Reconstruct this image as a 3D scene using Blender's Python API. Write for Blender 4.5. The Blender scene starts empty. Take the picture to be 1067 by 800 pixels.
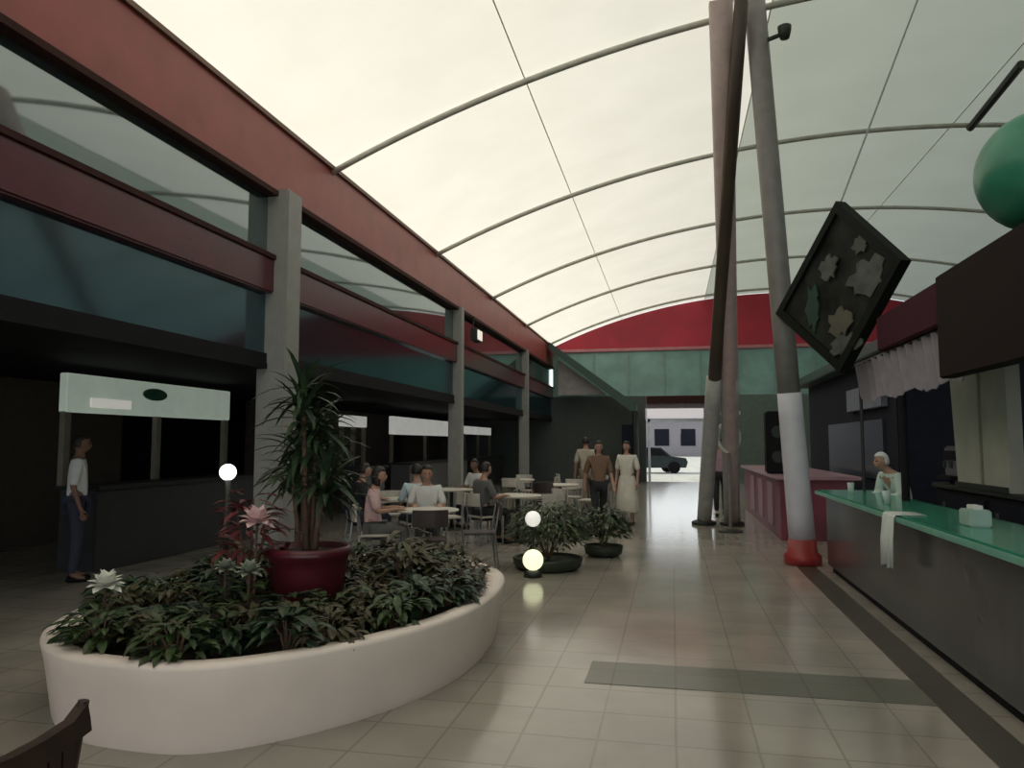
import bpy, bmesh, math, random
from mathutils import Vector, Matrix
random.seed(7)
PI = math.pi
SC = bpy.context.scene
COL = SC.collection

# ---------------------------------------------------------------- camera, sky, sun, exposure
cam = bpy.data.cameras.new('camera'); co = bpy.data.objects.new('camera', cam); COL.objects.link(co)
cam.sensor_fit = 'HORIZONTAL'; cam.sensor_width = 36; cam.lens = 780 / 1067 * 36; cam.clip_end = 400
co.location = (0, 0, 1.6)
co.rotation_euler = (PI / 2 + math.radians(4.54), 0, math.radians(12.01))
SC.camera = co
w = bpy.data.worlds.new('sky'); SC.world = w; w.use_nodes = True
bg = w.node_tree.nodes['Background']; bg.inputs[1].default_value = 1.0
_nt = w.node_tree; _tc = _nt.nodes.new('ShaderNodeTexCoord'); _sp = _nt.nodes.new('ShaderNodeSeparateXYZ'); _rp = _nt.nodes.new('ShaderNodeValToRGB')
_nt.links.new(_tc.outputs['Generated'], _sp.inputs[0]); _nt.links.new(_sp.outputs['Z'], _rp.inputs['Fac']); _nt.links.new(_rp.outputs['Color'], bg.inputs['Color'])
_rp.color_ramp.elements[0].position = 0.0; _rp.color_ramp.elements[0].color = (2.3, 2.45, 2.5, 1)      # hazy bright horizon
_rp.color_ramp.elements[1].position = 0.42; _rp.color_ramp.elements[1].color = (0.40, 0.43, 0.43, 1)
_e = _rp.color_ramp.elements.new(0.16); _e.color = (1.05, 1.1, 1.12, 1)
sl = bpy.data.lights.new('sun', 'SUN'); sl.energy = 5.0; sl.angle = math.radians(1.5); sl.color = (1, 0.89, 0.70)
so = bpy.data.objects.new('sun', sl); COL.objects.link(so)
so.rotation_euler = Vector((math.cos(math.radians(17)), -0.10, -math.sin(math.radians(17)))).to_track_quat('-Z', 'Y').to_euler()
SC.view_settings.view_transform = 'Standard'; SC.view_settings.look = 'None'
SC.view_settings.gamma = 1; SC.view_settings.use_curve_mapping = False
SC.view_settings.exposure = 0.08

# ---------------------------------------------------------------- materials
MATS = {}
def mat(name, col=None, rough=0.6, metal=0.0, var=0.12, scale=6.0, spec=0.5, emit=None, estr=0.0, trans=0.0, coat=0.0, detail=4):
    if name in MATS: return MATS[name]
    m = bpy.data.materials.new(name); m.use_nodes = True
    nt = m.node_tree; b = nt.nodes['Principled BSDF']
    tc = nt.nodes.new('ShaderNodeTexCoord'); n = nt.nodes.new('ShaderNodeTexNoise'); n.inputs['Scale'].default_value = scale
    n.inputs['Detail'].default_value = detail
    r = nt.nodes.new('ShaderNodeValToRGB')
    r.color_ramp.elements[0].position = 0.3; r.color_ramp.elements[1].position = 0.7
    r.color_ramp.elements[0].color = tuple(c * (1 - var) for c in col) + (1,)
    r.color_ramp.elements[1].color = tuple(min(1, c * (1 + var)) for c in col) + (1,)
    nt.links.new(tc.outputs['Object'], n.inputs['Vector']); nt.links.new(n.outputs['Fac'], r.inputs['Fac'])
    nt.links.new(r.outputs['Color'], b.inputs['Base Color'])
    b.inputs['Roughness'].default_value = rough; b.inputs['Metallic'].default_value = metal
    b.inputs['Specular IOR Level'].default_value = spec
    b.inputs['Transmission Weight'].default_value = trans
    b.inputs['Coat Weight'].default_value = coat
    if emit: b.inputs['Emission Color'].default_value = tuple(emit) + (1,); b.inputs['Emission Strength'].default_value = estr
    MATS[name] = m
    return m

def roof_material(name, k):
    m = bpy.data.materials.new(name); m.use_nodes = True; nt = m.node_tree
    for n in list(nt.nodes): nt.nodes.remove(n)
    out = nt.nodes.new('ShaderNodeOutputMaterial'); mix = nt.nodes.new('ShaderNodeMixShader')
    tr = nt.nodes.new('ShaderNodeBsdfTranslucent'); df = nt.nodes.new('ShaderNodeBsdfDiffuse')
    tc = nt.nodes.new('ShaderNodeTexCoord'); no = nt.nodes.new('ShaderNodeTexNoise'); no.inputs['Scale'].default_value = 0.8; no.inputs['Detail'].default_value = 5
    rp = nt.nodes.new('ShaderNodeValToRGB'); rp.color_ramp.elements[0].position = .3; rp.color_ramp.elements[1].position = .7
    rp.color_ramp.elements[0].color = tuple(a*b for a, b in zip((.89, .89, .855), k)) + (1,); rp.color_ramp.elements[1].color = tuple(a*b for a, b in zip((.95, .95, .92), k)) + (1,)
    nt.links.new(tc.outputs['Object'], no.inputs['Vector']); nt.links.new(no.outputs['Fac'], rp.inputs['Fac'])
    nt.links.new(rp.outputs['Color'], tr.inputs['Color']); nt.links.new(rp.outputs['Color'], df.inputs['Color'])
    mix.inputs[0].default_value = 0.35
    nt.links.new(tr.outputs[0], mix.inputs[1]); nt.links.new(df.outputs[0], mix.inputs[2]); nt.links.new(mix.outputs[0], out.inputs[0])
    return m

def tile_material(name, c1, c2, mortar, size, rough, bump=0.15):
    m = bpy.data.materials.new(name); m.use_nodes = True; nt = m.node_tree; b = nt.nodes['Principled BSDF']
    tc = nt.nodes.new('ShaderNodeTexCoord'); br = nt.nodes.new('ShaderNodeTexBrick'); br.offset = 0; br.squash = 1
    br.inputs['Scale'].default_value = 1; br.inputs['Brick Width'].default_value = size; br.inputs['Row Height'].default_value = size
    br.inputs['Mortar Size'].default_value = 0.008; br.inputs['Mortar Smooth'].default_value = .3
    br.inputs['Color1'].default_value = c1 + (1,); br.inputs['Color2'].default_value = c2 + (1,); br.inputs['Mortar'].default_value = mortar + (1,)
    no = nt.nodes.new('ShaderNodeTexNoise'); no.inputs['Scale'].default_value = 1.3; no.inputs['Detail'].default_value = 6
    mx = nt.nodes.new('ShaderNodeMixRGB'); mx.blend_type = 'MULTIPLY'; mx.inputs[0].default_value = 1
    rp = nt.nodes.new('ShaderNodeValToRGB'); rp.color_ramp.elements[0].color = (.78, .78, .78, 1); rp.color_ramp.elements[1].color = (1.1, 1.1, 1.1, 1)
    rp.color_ramp.elements[0].position = .3; rp.color_ramp.elements[1].position = .7
    nt.links.new(tc.outputs['Object'], br.inputs['Vector']); nt.links.new(tc.outputs['Object'], no.inputs['Vector'])
    nt.links.new(no.outputs['Fac'], rp.inputs['Fac']); nt.links.new(br.outputs['Color'], mx.inputs[1]); nt.links.new(rp.outputs['Color'], mx.inputs[2])
    nt.links.new(mx.outputs[0], b.inputs['Base Color']); b.inputs['Roughness'].default_value = rough
    bp = nt.nodes.new('ShaderNodeBump'); bp.inputs['Strength'].default_value = bump; bp.inputs['Distance'].default_value = 0.003; bp.invert = True
    nt.links.new(br.outputs['Fac'], bp.inputs['Height']); nt.links.new(bp.outputs[0], b.inputs['Normal'])
    return m

def glass_material(name, tint, refl, base, rough=0.04, see=0.3):
    """reflective tinted shop glass: mirror-like film over a partly see-through dark pane"""
    m = bpy.data.materials.new(name); m.use_nodes = True; nt = m.node_tree
    for n in list(nt.nodes): nt.nodes.remove(n)
    out = nt.nodes.new('ShaderNodeOutputMaterial')
    gl = nt.nodes.new('ShaderNodeBsdfGlossy'); gl.inputs['Color'].default_value = tint + (1,); gl.inputs['Roughness'].default_value = rough
    tp = nt.nodes.new('ShaderNodeBsdfTransparent'); tp.inputs['Color'].default_value = (.35, .45, .45, 1)
    df = nt.nodes.new('ShaderNodeBsdfDiffuse'); df.inputs['Color'].default_value = base + (1,)
    m1 = nt.nodes.new('ShaderNodeMixShader'); m1.inputs[0].default_value = see
    nt.links.new(df.outputs[0], m1.inputs[1]); nt.links.new(tp.outputs[0], m1.inputs[2])
    lw = nt.nodes.new('ShaderNodeFresnel'); lw.inputs['IOR'].default_value = refl
    m2 = nt.nodes.new('ShaderNodeMixShader'); nt.links.new(lw.outputs[0], m2.inputs[0])
    nt.links.new(m1.outputs[0], m2.inputs[1]); nt.links.new(gl.outputs[0], m2.inputs[2]); nt.links.new(m2.outputs[0], out.inputs[0])
    return m

M_ROOF = roof_material('clear_roof_sheet', (1, 1, 1)); M_ROOF2 = roof_material('smoked_roof_sheet', (.50, .555, .53))
M_FLOOR = tile_material('floor_tile', (.385, .35, .30), (.35, .32, .275), (.27, .245, .205), .42, .14)
M_BAND = tile_material('dark_floor_tile', (.16, .16, .125), (.14, .14, .11), (.10, .10, .08), .42, .28)
M_PAVE = tile_material('pavement', (.82, .86, .86), (.78, .82, .82), (.6, .6, .6), 1.0, .8)
M_GLASS = glass_material('reflective_glass', (.88, .98, .98), 3.1, (.05, .08, .08))
M_GLASSLOW = glass_material('lower_reflective_glass', (.60, .82, .90), 2.5, (.015, .035, .045), 0.10)
M_GREENGLASS = mat('green_glazing', (.20, .36, .32), .25, var=.2, scale=1.2)
M_BEAM = mat('red_beam_paint', (.27, .05, .042), .42, var=.15, scale=2)
M_BANDRED = mat('maroon_band_paint', (.085, .008, .016), .24, var=.15, scale=2, spec=.8)
M_DARKTRIM = mat('dark_trim', (.045, .018, .015), .75, spec=.15)
M_COLG = mat('grey_column_paint', (.27, .27, .25), .5, var=.08)
M_RIB = mat('rib_steel', (.46, .46, .40), .5)
M_PURLIN = mat('purlin_steel', (.62, .62, .56), .5)
M_LUN = mat('red_gable_paint', (.40, .014, .035), .45, var=.2, scale=.8)
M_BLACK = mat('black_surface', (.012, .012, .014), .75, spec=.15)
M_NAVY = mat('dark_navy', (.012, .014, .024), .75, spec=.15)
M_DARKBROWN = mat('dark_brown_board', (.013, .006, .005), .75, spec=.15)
M_PURPLE = mat('plum_fascia', (.055, .008, .022), .75, spec=.15)
M_LILAC = mat('lilac_fabric', (.30, .27, .30), .85)
M_CREAMWALL = mat('planter_render', (.84, .73, .66), .6, var=.05, scale=2.5)
M_SOIL = mat('soil', (.04, .03, .018), .95, var=.4, scale=20)
M_WHITE = mat('white_paint', (.75, .75, .72), .5, var=.05)
M_CREAM = mat('cream_panel', (.44, .44, .36), .6, var=.08, scale=3)
M_STEEL = mat('steel', (.35, .36, .37), .3, .9, var=.08)
M_DSTEEL = mat('dark_steel', (.03, .035, .03), .5, .3)
M_GREENTOP = mat('green_worktop', (.05, .30, .20), .16, var=.25, scale=2.5)
M_COUNTER = mat('grey_counter_front', (.075, .075, .075), .2, var=.2, scale=1.5)
M_WOOD = mat('dark_brown_wood', (.03, .014, .008), .45, var=.35, scale=14)
M_TABLE = mat('table_top', (.72, .68, .60), .35, var=.06)
M_SKIN = mat('skin', (.42, .24, .17), .55, var=.05)
M_SKIND = mat('dark_skin', (.20, .105, .07), .55, var=.05)
M_HAIR = mat('dark_hair', (.015, .011, .009), .55, var=.3, scale=40)
LEAF = [mat('leaf_green', (.035, .062, .016), .5, var=.4, scale=9), mat('leaf_dark_green', (.022, .048, .018), .5, var=.4, scale=9),
        mat('leaf_olive', (.06, .052, .02), .55, var=.4, scale=9), mat('leaf_red', (.16, .022, .025), .5, var=.35, scale=9),
        mat('leaf_grey_green', (.06, .085, .065), .5, var=.3, scale=9)]
M_STEM = mat('brown_stem', (.13, .075, .05), .8, var=.3, scale=12)

# ---------------------------------------------------------------- helpers
def link(name, me, m, parent=None, smooth=False):
    o = bpy.data.objects.new(name, me); COL.objects.link(o)
    if m: me.materials.append(m)
    if smooth:
        for p in me.polygons: p.use_smooth = True
    if parent: o.parent = parent
    return o
def obj(name, bm, m, parent=None, smooth=False):
    me = bpy.data.meshes.new(name); bmesh.ops.recalc_face_normals(bm, faces=bm.faces); bm.to_mesh(me); bm.free()
    return link(name, me, m, parent, smooth)
def tag(o, label=None, cat=None, group=None, kind=None):
    if label: o['label'] = label
    if cat: o['category'] = cat
    if group: o['group'] = group
    if kind: o['kind'] = kind
    return o
def thing(name, label, cat, loc=(0, 0, 0), rz=0, group=None):
    o = bpy.data.objects.new(name, None); COL.objects.link(o); o.location = loc; o.rotation_euler = (0, 0, rz)
    o.empty_display_size = .1
    return tag(o, label, cat, group)
def box(bm, x0, x1, y0, y1, z0, z1, bev=0.0):
    g = bmesh.ops.create_cube(bm, size=1)
    bmesh.ops.transform(bm, matrix=Matrix.Translation(((x0+x1)/2, (y0+y1)/2, (z0+z1)/2)) @ Matrix.Diagonal((abs(x1-x0), abs(y1-y0), abs(z1-z0), 1)), verts=g['verts'])
    if bev:
        ed = list({e for v in g['verts'] for e in v.link_edges})
        bmesh.ops.bevel(bm, geom=ed, offset=bev, segments=2, affect='EDGES')
    return bm
def B(*a, bev=0.0): return box(bmesh.new(), *a, bev=bev)
def tube(bm, pts, r, n=10, cap=True, closed=False):
    pts = [Vector(p) for p in pts]; rings = []; N = len(pts)
    rr = r if isinstance(r, (list, tuple)) else [r] * N
    up = None
    for i, p in enumerate(pts):
        if closed: d = pts[(i+1) % N] - pts[i-1]
        else: d = pts[min(i+1, N-1)] - pts[max(i-1, 0)]
        d.normalize()
        if up is None: up = d.orthogonal().normalized()
        up = (up - d * up.dot(d)).normalized(); s = d.cross(up)
        rings.append([bm.verts.new(p + (up * math.cos(2*PI*k/n) + s * math.sin(2*PI*k/n)) * rr[i]) for k in range(n)])
    for i in range(N if closed else N-1):
        a, b = rings[i], rings[(i+1) % N]
        for k in range(n): bm.faces.new((a[k], a[(k+1) % n], b[(k+1) % n], b[k]))
    if cap and not closed: bm.faces.new(rings[0][::-1]); bm.faces.new(rings[-1])
    return bm
def T(pts, r, n=10, closed=False): return tube(bmesh.new(), pts, r, n, True, closed)
def lathe(bm, prof, n=24, c=(0, 0, 0)):
    rings = []
    for r, z in prof:
        rings.append([bm.verts.new((c[0] + r*math.cos(2*PI*k/n), c[1] + r*math.sin(2*PI*k/n), c[2] + z)) for k in range(n)])
    for a, b in zip(rings, rings[1:]):
        for k in range(n): bm.faces.new((a[k], a[(k+1) % n], b[(k+1) % n], b[k]))
    if prof[0][0] > 1e-4: bm.faces.new(rings[0][::-1])
    if prof[-1][0] > 1e-4: bm.faces.new(rings[-1])
    bmesh.ops.remove_doubles(bm, verts=bm.verts, dist=1e-5)
    return bm
def L(prof, n=24, c=(0, 0, 0)): return lathe(bmesh.new(), prof, n, c)
def prism(bm, pts2, y0, y1, axis='y'):
    """extrude an outline: pts2 = (x,z) along y, (y,z) along x, or (x,y) along z"""
    f = {'y': lambda a, b, t: (a, t, b), 'x': lambda a, b, t: (t, a, b), 'z': lambda a, b, t: (a, b, t)}[axis]
    lo = [bm.verts.new(f(a, b, y0)) for a, b in pts2]; hi = [bm.verts.new(f(a, b, y1)) for a, b in pts2]
    n = len(lo); bm.faces.new(lo[::-1]); bm.faces.new(hi)
    for k in range(n): bm.faces.new((lo[k], lo[(k+1) % n], hi[(k+1) % n], hi[k]))
    return bm
def P(pts2, a, b, axis='y'): return prism(bmesh.new(), pts2, a, b, axis)
def struct(name, bm, m, parent=None, smooth=False):
    o = obj(name, bm, m, parent, smooth)
    if not parent: o['kind'] = 'structure'
    return o
def copy_tree(o, parent=None):
    c = o.copy(); COL.objects.link(c); c.parent = parent
    for ch in [x for x in bpy.data.objects if x.parent == o and x != c]:
        copy_tree(ch, c)
    return c

# ---------------------------------------------------------------- the hall: shell
XL, XR, ZS, ZA, XC, HW = -5.0, 13.4, 5.78, 7.8, 4.2, 9.2
RR = (HW*HW + (ZA-ZS)**2) / (2*(ZA-ZS))
def vz(x): return ZS + math.sqrt(RR*RR - (x-XC)**2) - (RR-(ZA-ZS))
Y0, Y1 = -7.0, 32.0
struct('floor', B(-12.5, 13.8, Y0-.5, 32.3, -.2, 0), M_FLOOR)
struct('trim_floor_band', B(-.6, 1.56, 5.15, 5.66, 0.0, .004), M_BAND)
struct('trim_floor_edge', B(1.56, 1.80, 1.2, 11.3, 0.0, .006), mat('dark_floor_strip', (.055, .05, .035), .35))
# vault
bm = bmesh.new(); nx = 40; ys = [Y0 + (Y1-Y0)*i/16 for i in range(17)]
gr = [[bm.verts.new((XL + (XR-XL)*i/nx, y, vz(XL + (XR-XL)*i/nx))) for i in range(nx+1)] for y in ys]
for a, b in zip(gr, gr[1:]):
    for i in range(nx): bm.faces.new((a[i], a[i+1], b[i+1], b[i]))
ceil = struct('ceiling', bm, M_ROOF, smooth=True)
ceil.data.materials.append(M_ROOF2)
for p in ceil.data.polygons: p.material_index = 1 if p.center.x > 1.3 else 0
for k in range(-3, 5):
    yy = 10.3 + 5.13*k
    if yy < Y0 or yy > Y1: continue
    pts = [(XL + (XR-XL)*i/48, yy, vz(XL + (XR-XL)*i/48) - .07) for i in range(49)]
    obj('rib', T(pts, .048, 8), M_RIB, ceil, True)
for x in [-2.0, 1.44, 5.4, 9.4]:
    obj('purlin', T([(x, Y0, vz(x)-.03), (x, Y1, vz(x)-.03)], .010, 6), M_PURLIN, ceil)
# left facade: posts and beams along X = -5
struct('trim_1', B(-5.25, -4.98, Y0, Y1, 4.86, 5.80, bev=.02), M_BEAM)
obj('lower_lip', B(-5.2, -4.94, Y0, Y1, 4.80, 4.87), M_DARKTRIM, bpy.data.objects['trim_1'])
obj('upper_lip', B(-5.2, -4.94, Y0, Y1, 5.74, 5.80), mat('brown_capping', (.13, .06, .03), .5), bpy.data.objects['trim_1'])
struct('trim_2', B(-5.25, -4.98, Y0, Y1, 3.52, 4.0, bev=.02), M_BANDRED)
obj('upper_lip', B(-5.2, -4.95, Y0, Y1, 3.96, 4.02), M_DARKTRIM, bpy.data.objects['trim_2'])
struct('window_1', B(-5.12, -5.09, Y0, Y1, 4.0, 4.85), M_GLASS)
struct('window_2', B(-5.12, -5.09, Y0, Y1, 2.60, 3.53), M_GLASSLOW)
struct('trim_3', B(-5.2, -5.04, Y0, Y1, 2.55, 2.62), M_BLACK)
for i, y in enumerate([.5, 8.85, 17.25, 25.7]):
    c = struct('trim_column_%d' % (i+1), B(-5.2, -4.80 - (.08 if i > 1 else 0), y-(.19 if i < 2 else .13), y+(.19 if i < 2 else .13), 0, 4.9, bev=.02), M_COLG)
    obj('base_plate', B(-5.26, -4.74, y-.25, y+.25, 0, .10, bev=.01), M_DARKTRIM, c)
# rooms behind the facade
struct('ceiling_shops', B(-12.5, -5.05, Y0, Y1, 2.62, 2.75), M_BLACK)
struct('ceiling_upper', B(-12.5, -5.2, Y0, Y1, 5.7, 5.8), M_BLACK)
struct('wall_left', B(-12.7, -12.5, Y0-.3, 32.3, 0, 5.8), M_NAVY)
struct('wall_back', P([(XR+.2, 5.0), (XR+.2, 5.78)] + [(x, vz(x)+.02) for x in [XR - (XR-XL)*i/24 for i in range(25)]] + [(XL-7.5, 5.78), (XL-7.5, 5.0)], Y0-.3, Y0), mat('back_wall_paint', (.22, .22, .2), .8))
struct('wall_right', B(XR, XR+.25, Y0-.3, 32.3, 0, 5.8), mat('right_wall_paint', (.12, .05, .045), .6))
# end wall: red gable, green glazing, lintels, doorway
arch = [(XL + (XR-XL)*i/48, vz(XL + (XR-XL)*i/48)-.02) for i in range(49)]
struct('wall_far', P([(XL, 5.58)] + arch + [(XR, 5.58)], 32.0, 32.25), M_LUN)
struct('trim_4', B(XL, XR, 31.9, 32.05, 5.50, 5.64, bev=.02), mat('pink_trim', (.5, .2, .22), .5))
g = struct('window_3', B(XL, XR, 32.02, 32.12, 3.58, 5.52), M_GREENGLASS)
for i in range(13):
    x = XL + .3 + i*1.48
    obj('mullion', B(x-.03, x+.03, 31.97, 32.03, 3.58, 5.52), mat('green_grey_mullion', (.22, .32, .29), .5), g)
struct('wall_far_lower_left', B(-12.5, -1.05, 32.0, 32.25, 0, 3.60), mat('grey_green_wall', (.07, .085, .08), .7))
struct('wall_far_lower_right', B(1.75, XR, 32.0, 32.25, 0, 3.60), mat('pale_green_wall', (.12, .16, .14), .7))
struct('wall_far_lintel', B(-1.05, 1.75, 32.0, 32.25, 3.02, 3.60), mat('grey_lintel', (.20, .17, .18), .7))
obj('lintel_dark_board', B(-1.0, 1.7, 31.85, 32.0, 3.28, 3.58), M_DARKTRIM, bpy.data.objects['wall_far_lintel'])  # board in the dark trim colour across the lintel
d = struct('door_1', B(-.98, -.88, 32.05, 32.2, 0, 2.62), M_STEEL)
obj('door_jamb', B(1.6, 1.7, 32.05, 32.2, 0, 2.62), M_STEEL, d)
obj('door_head', B(-.98, 1.7, 32.05, 32.2, 2.5, 2.62), M_STEEL, d)
obj('door_mullion', B(.32, .38, 32.05, 32.2, 2.0, 2.5), M_STEEL, d)
# outside
struct('ground', B(-60, 60, 32.3, 110, -.2, -.01), M_PAVE)
struct('ground_behind', B(-60, 60, -60, Y0-.5, -.2, -.01), M_PAVE)

t = thing('entrance_sign', 'long white sign over the far bright doorway', 'sign', (.15, 31.85, 2.62))
obj('sign_face', B(-1.15, 1.15, -.04, .04, .02, .42, bev=.01), mat('sign_white_glow', (.8, .76, .78), .5, emit=(.9, .85, .9), estr=.35), t)  # mild glow added to the sign face to lift its brightness
obj('sign_frame', B(-1.22, 1.22, .04, .14, 0, .45), M_STEEL, t)
t = thing('distant_building', 'grey low building seen outside through the far doorway', 'building', (2, 96, 0))
obj('wall', B(-22, 22, 0, 8, 0, 4.4), mat('grey_building_wall', (.30, .28, .31), .8), t)
obj('roof', B(-22.6, 22.6, -.5, 8.5, 4.4, 4.8), M_STEEL, t)
for k in range(-6, 7): obj('window', B(k*3.2-.9, k*3.2+.9, -.06, .02, 1.3, 3.4), M_NAVY, t)
t = thing('parked_car', 'dark parked car outside the far doorway', 'car', (-1.3, 42, -.01), .25)
obj('car_body', P([(-1.9, .3), (1.9, .3), (2.0, .6), (1.9, .82), (1.1, .92), (.55, 1.38), (-.9, 1.42), (-1.5, .98), (-1.98, .88), (-2.0, .5)], -.8, .8), mat('dark_car_paint', (.03, .045, .05), .25), t)
obj('car_window', P([(-1.25, .98), (.92, .95), (.5, 1.31), (-.85, 1.34)], -.82, .82), M_BLACK, t)
for x in (-1.2, 1.25):
    for y in (-.74, .74): obj('wheel', T([(x, y-.11, .32), (x, y+.11, .32)], .32, 18), M_BLACK, t)

# sloping green canopy at the far left corner
t = thing('stair_canopy', 'dark green sloping stair cover in the far left corner', 'canopy', (0, 31, 0))
obj('canopy_roof', P([(-4.85, 5.45), (-1.55, 2.85), (-1.35, 2.95), (-1.35, 3.15), (-4.85, 5.75)], -.9, .5), mat('dark_green_canopy', (.02, .055, .045), .4), t)
for y in (-.8, .4): obj('post', T([(-1.42, y, 0), (-1.42, y, 2.9)], .09, 12), M_DSTEEL, t)
obj('side_panel', P([(-4.6, 3.6), (-4.6, 5.1), (-2.6, 3.6)], -.1, -.02), mat('grey_infill', (.38, .36, .36), .7), t)
obj('side_wall', B(-1.95, -1.45, -.7, .3, 0, 2.35), M_NAVY, t)

# ---------------------------------------------------------------- the tripod mast
t = thing('tripod_mast', 'tall leaning tubular mast of three legs reaching the vaulted roof', 'mast', (0, 0, 0))
def leg(name, a, b, r0, r1, m): return obj(name, T([Vector(a).lerp(Vector(b), k/6) for k in range(7)], [r0 + (r1-r0)*k/6 for k in range(7)], 18), m, t, True)
M_LEGP = mat('pinkish_leg_paint', (.46, .36, .34), .5, var=.1)
M_LEGB = mat('brown_leg_paint', (.06, .045, .03), .5, var=.2, scale=2)
M_LEGG = mat('grey_leg_paint', (.21, .20, .19), .45, var=.1)
M_LEGW = mat('white_leg_paint', (.60, .60, .66), .5, var=.05)
lp = leg('leg', (1.14, 15.5, 0), (.74, 9.97, 7.54), .145, .16, M_LEGP); lp['label'] = 'pinkish grey leg'
lb = leg('leg', (.60, 15.5, 0), (1.0, 9.70, 7.56), .12, .09, M_LEGB); lb['label'] = 'brown leg'
for p0, p1, r_ in (((1.14, 15.5, .02), (.74, 9.97, 7.54), .156), ((.60, 15.5, .02), (1.0, 9.70, 7.56), .14)):
    q = leg('sleeve', p0, Vector(p0).lerp(Vector(p1), .36), r_, r_, mat('pale_grey_sleeve', (.40, .41, .39), .5)); q['label'] = 'pale grey lower sleeve'
a, b = Vector((1.68, 10.7, .32)), Vector((1.2, 10.2, 7.56))
lg = leg('leg', a.lerp(b, .27), b, .145, .14, M_LEGG); lg['label'] = 'grey upper leg'
o = leg('sleeve', a, a.lerp(b, .27), .17, .155, M_LEGW); o['label'] = 'white lower sleeve'
obj('foot', L([(.24, 0), (.24, .12), (.19, .16), (.18, .33)], 20, (1.68, 10.7, 0)), mat('red_foot_paint', (.33, .03, .03), .4), t, True)
obj('foot', L([(.24, 0), (.24, .05), (.17, .08)], 20, (1.14, 15.5, 0)), M_DSTEEL, t, True)
obj('foot', L([(.24, 0), (.24, .05), (.18, .08)], 20, (.60, 15.5, 0)), M_DSTEEL, t, True)
br = obj('lamp_bracket', T([(1.24, 10.23, 7.0), (1.5, 10.1, 7.02)], .03, 8), M_DSTEEL, t)
obj('spotlight', L([(.0, -.09), (.06, -.08), (.085, .02), (.09, .08), (0, .08)], 16, (1.55, 10.05, 7.02)), M_DSTEEL, br, True)

# hanging diamond sign
t = thing('hanging_sign', 'dark diamond-shaped framed sign hanging beside the grey mast leg', 'sign')
top, rt, bt, lf = Vector((2.01, 9.3, 4.46)), Vector((2.41, 8.3, 3.49)), Vector((1.98, 9.3, 2.42)), Vector((1.44, 10.4, 3.32))
cen = (top + rt + bt + lf) / 4
nrm = (rt - lf).cross(top - bt).normalized()
if nrm.x > 0: nrm = -nrm        # towards the walkway
def quad_slab(k_out, k_in, off, th):
    bm = bmesh.new(); C = [top, rt, bt, lf]
    o0 = [bm.verts.new(cen + (p-cen)*k_out + nrm*off) for p in C]; o1 = [bm.verts.new(cen + (p-cen)*k_out + nrm*(off-th)) for p in C]
    if k_in:
        i0 = [bm.verts.new(cen + (p-cen)*k_in + nrm*off) for p in C]; i1 = [bm.verts.new(cen + (p-cen)*k_in + nrm*(off-th)) for p in C]
    for k in range(4):
        j = (k+1) % 4
        bm.faces.new((o0[k], o0[j], o1[j], o1[k]))
        if k_in:
            bm.faces.new((o0[k], o0[j], i0[j], i0[k])); bm.faces.new((o1[k], o1[j], i1[j], i1[k])); bm.faces.new((i0[k], i0[j], i1[j], i1[k]))
    if not k_in: bm.faces.new(o0); bm.faces.new(o1[::-1])
    return bm
obj('frame', quad_slab(1.0, .86, .07, .13), mat('black_sign_frame', (.006, .009, .006), .7, spec=.15), t)
obj('panel', quad_slab(.88, 0, .03, .06), mat('dark_sign_panel', (.014, .017, .013), .7, var=.8, scale=3.2, spec=.15), t)
ux = (rt-lf).normalized(); uz = Vector((0, 0, 1))
def blob(u, v, a, b, m, name='motif'):
    bm = bmesh.new(); c = cen + ux*u + uz*v
    lo = [bm.verts.new(c + ux*a*math.cos(k*PI/9)*(1+.28*math.sin(k*1.9+u*7)) + uz*b*math.sin(k*PI/9)*(1+.3*math.cos(k*2.3+v*9)) + nrm*.032) for k in range(18)]
    hi = [bm.verts.new(v_.co + nrm*.02) for v_ in lo]
    bm.faces.new(hi); bm.faces.new(lo[::-1])
    for k in range(18): bm.faces.new((lo[k], lo[(k+1) % 18], hi[(k+1) % 18], hi[k]))
    obj(name, bm, m, t)
MG = mat('grey_motif', (.07, .08, .07), .7, var=.4); MGG = mat('green_motif', (.008, .04, .026), .6)
blob(.55, -.02, .30, .20, MG); blob(-.12, .28, .16, .14, MG); blob(-.45, -.12, .13, .26, MGG); blob(.05, -.42, .2, .16, mat('tan_motif', (.09, .085, .06), .6))
blob(.45, .38, .12, .1, mat('dim_motif', (.05, .055, .045), .6)); blob(.12, -.70, .26, .12, MG)
cb = obj('cable', T([top, (3.4, 10.4, vz(3.4)-.03)], .012, 6), M_STEEL, t)
tag(obj('roof_strut', T([(5.66, 15.35, vz(5.66)-.16), (5.58, 13.0, vz(5.58)-.10)], .07, 8), M_DSTEEL), 'short dark steel strut under the roof above the green globe', 'strut')

# ---------------------------------------------------------------- kiosk on the right
t = thing('kiosk_counter', 'long dark grey counter with a glossy green worktop', 'counter', (0, 0, 0))
obj('counter_front', B(1.90, 2.38, 1.2, 10.2, .08, .95, bev=.01), M_COUNTER, t)
obj('plinth', B(1.95, 2.34, 1.25, 10.15, 0, .09), M_BLACK, t)
obj('worktop', B(1.80, 2.5, 1.1, 10.3, .95, 1.01, bev=.02), M_GREENTOP, t)
obj('worktop_edge', B(1.785, 1.802, 1.1, 10.3, .955, 1.0, bev=.005), mat('pale_green_edge', (.18, .45, .34), .3), t)
t = thing('kiosk_canopy', 'dark flat kiosk roof with plum fascia over the green counter', 'canopy')
obj('roof_slab', B(2.2, 4.6, 1.0, 8.6, 2.86, 2.96, bev=.01), M_BLACK, t)
obj('fascia', B(2.17, 2.24, 6.6, 8.6, 2.58, 2.94, bev=.01), M_PURPLE, t)
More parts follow.
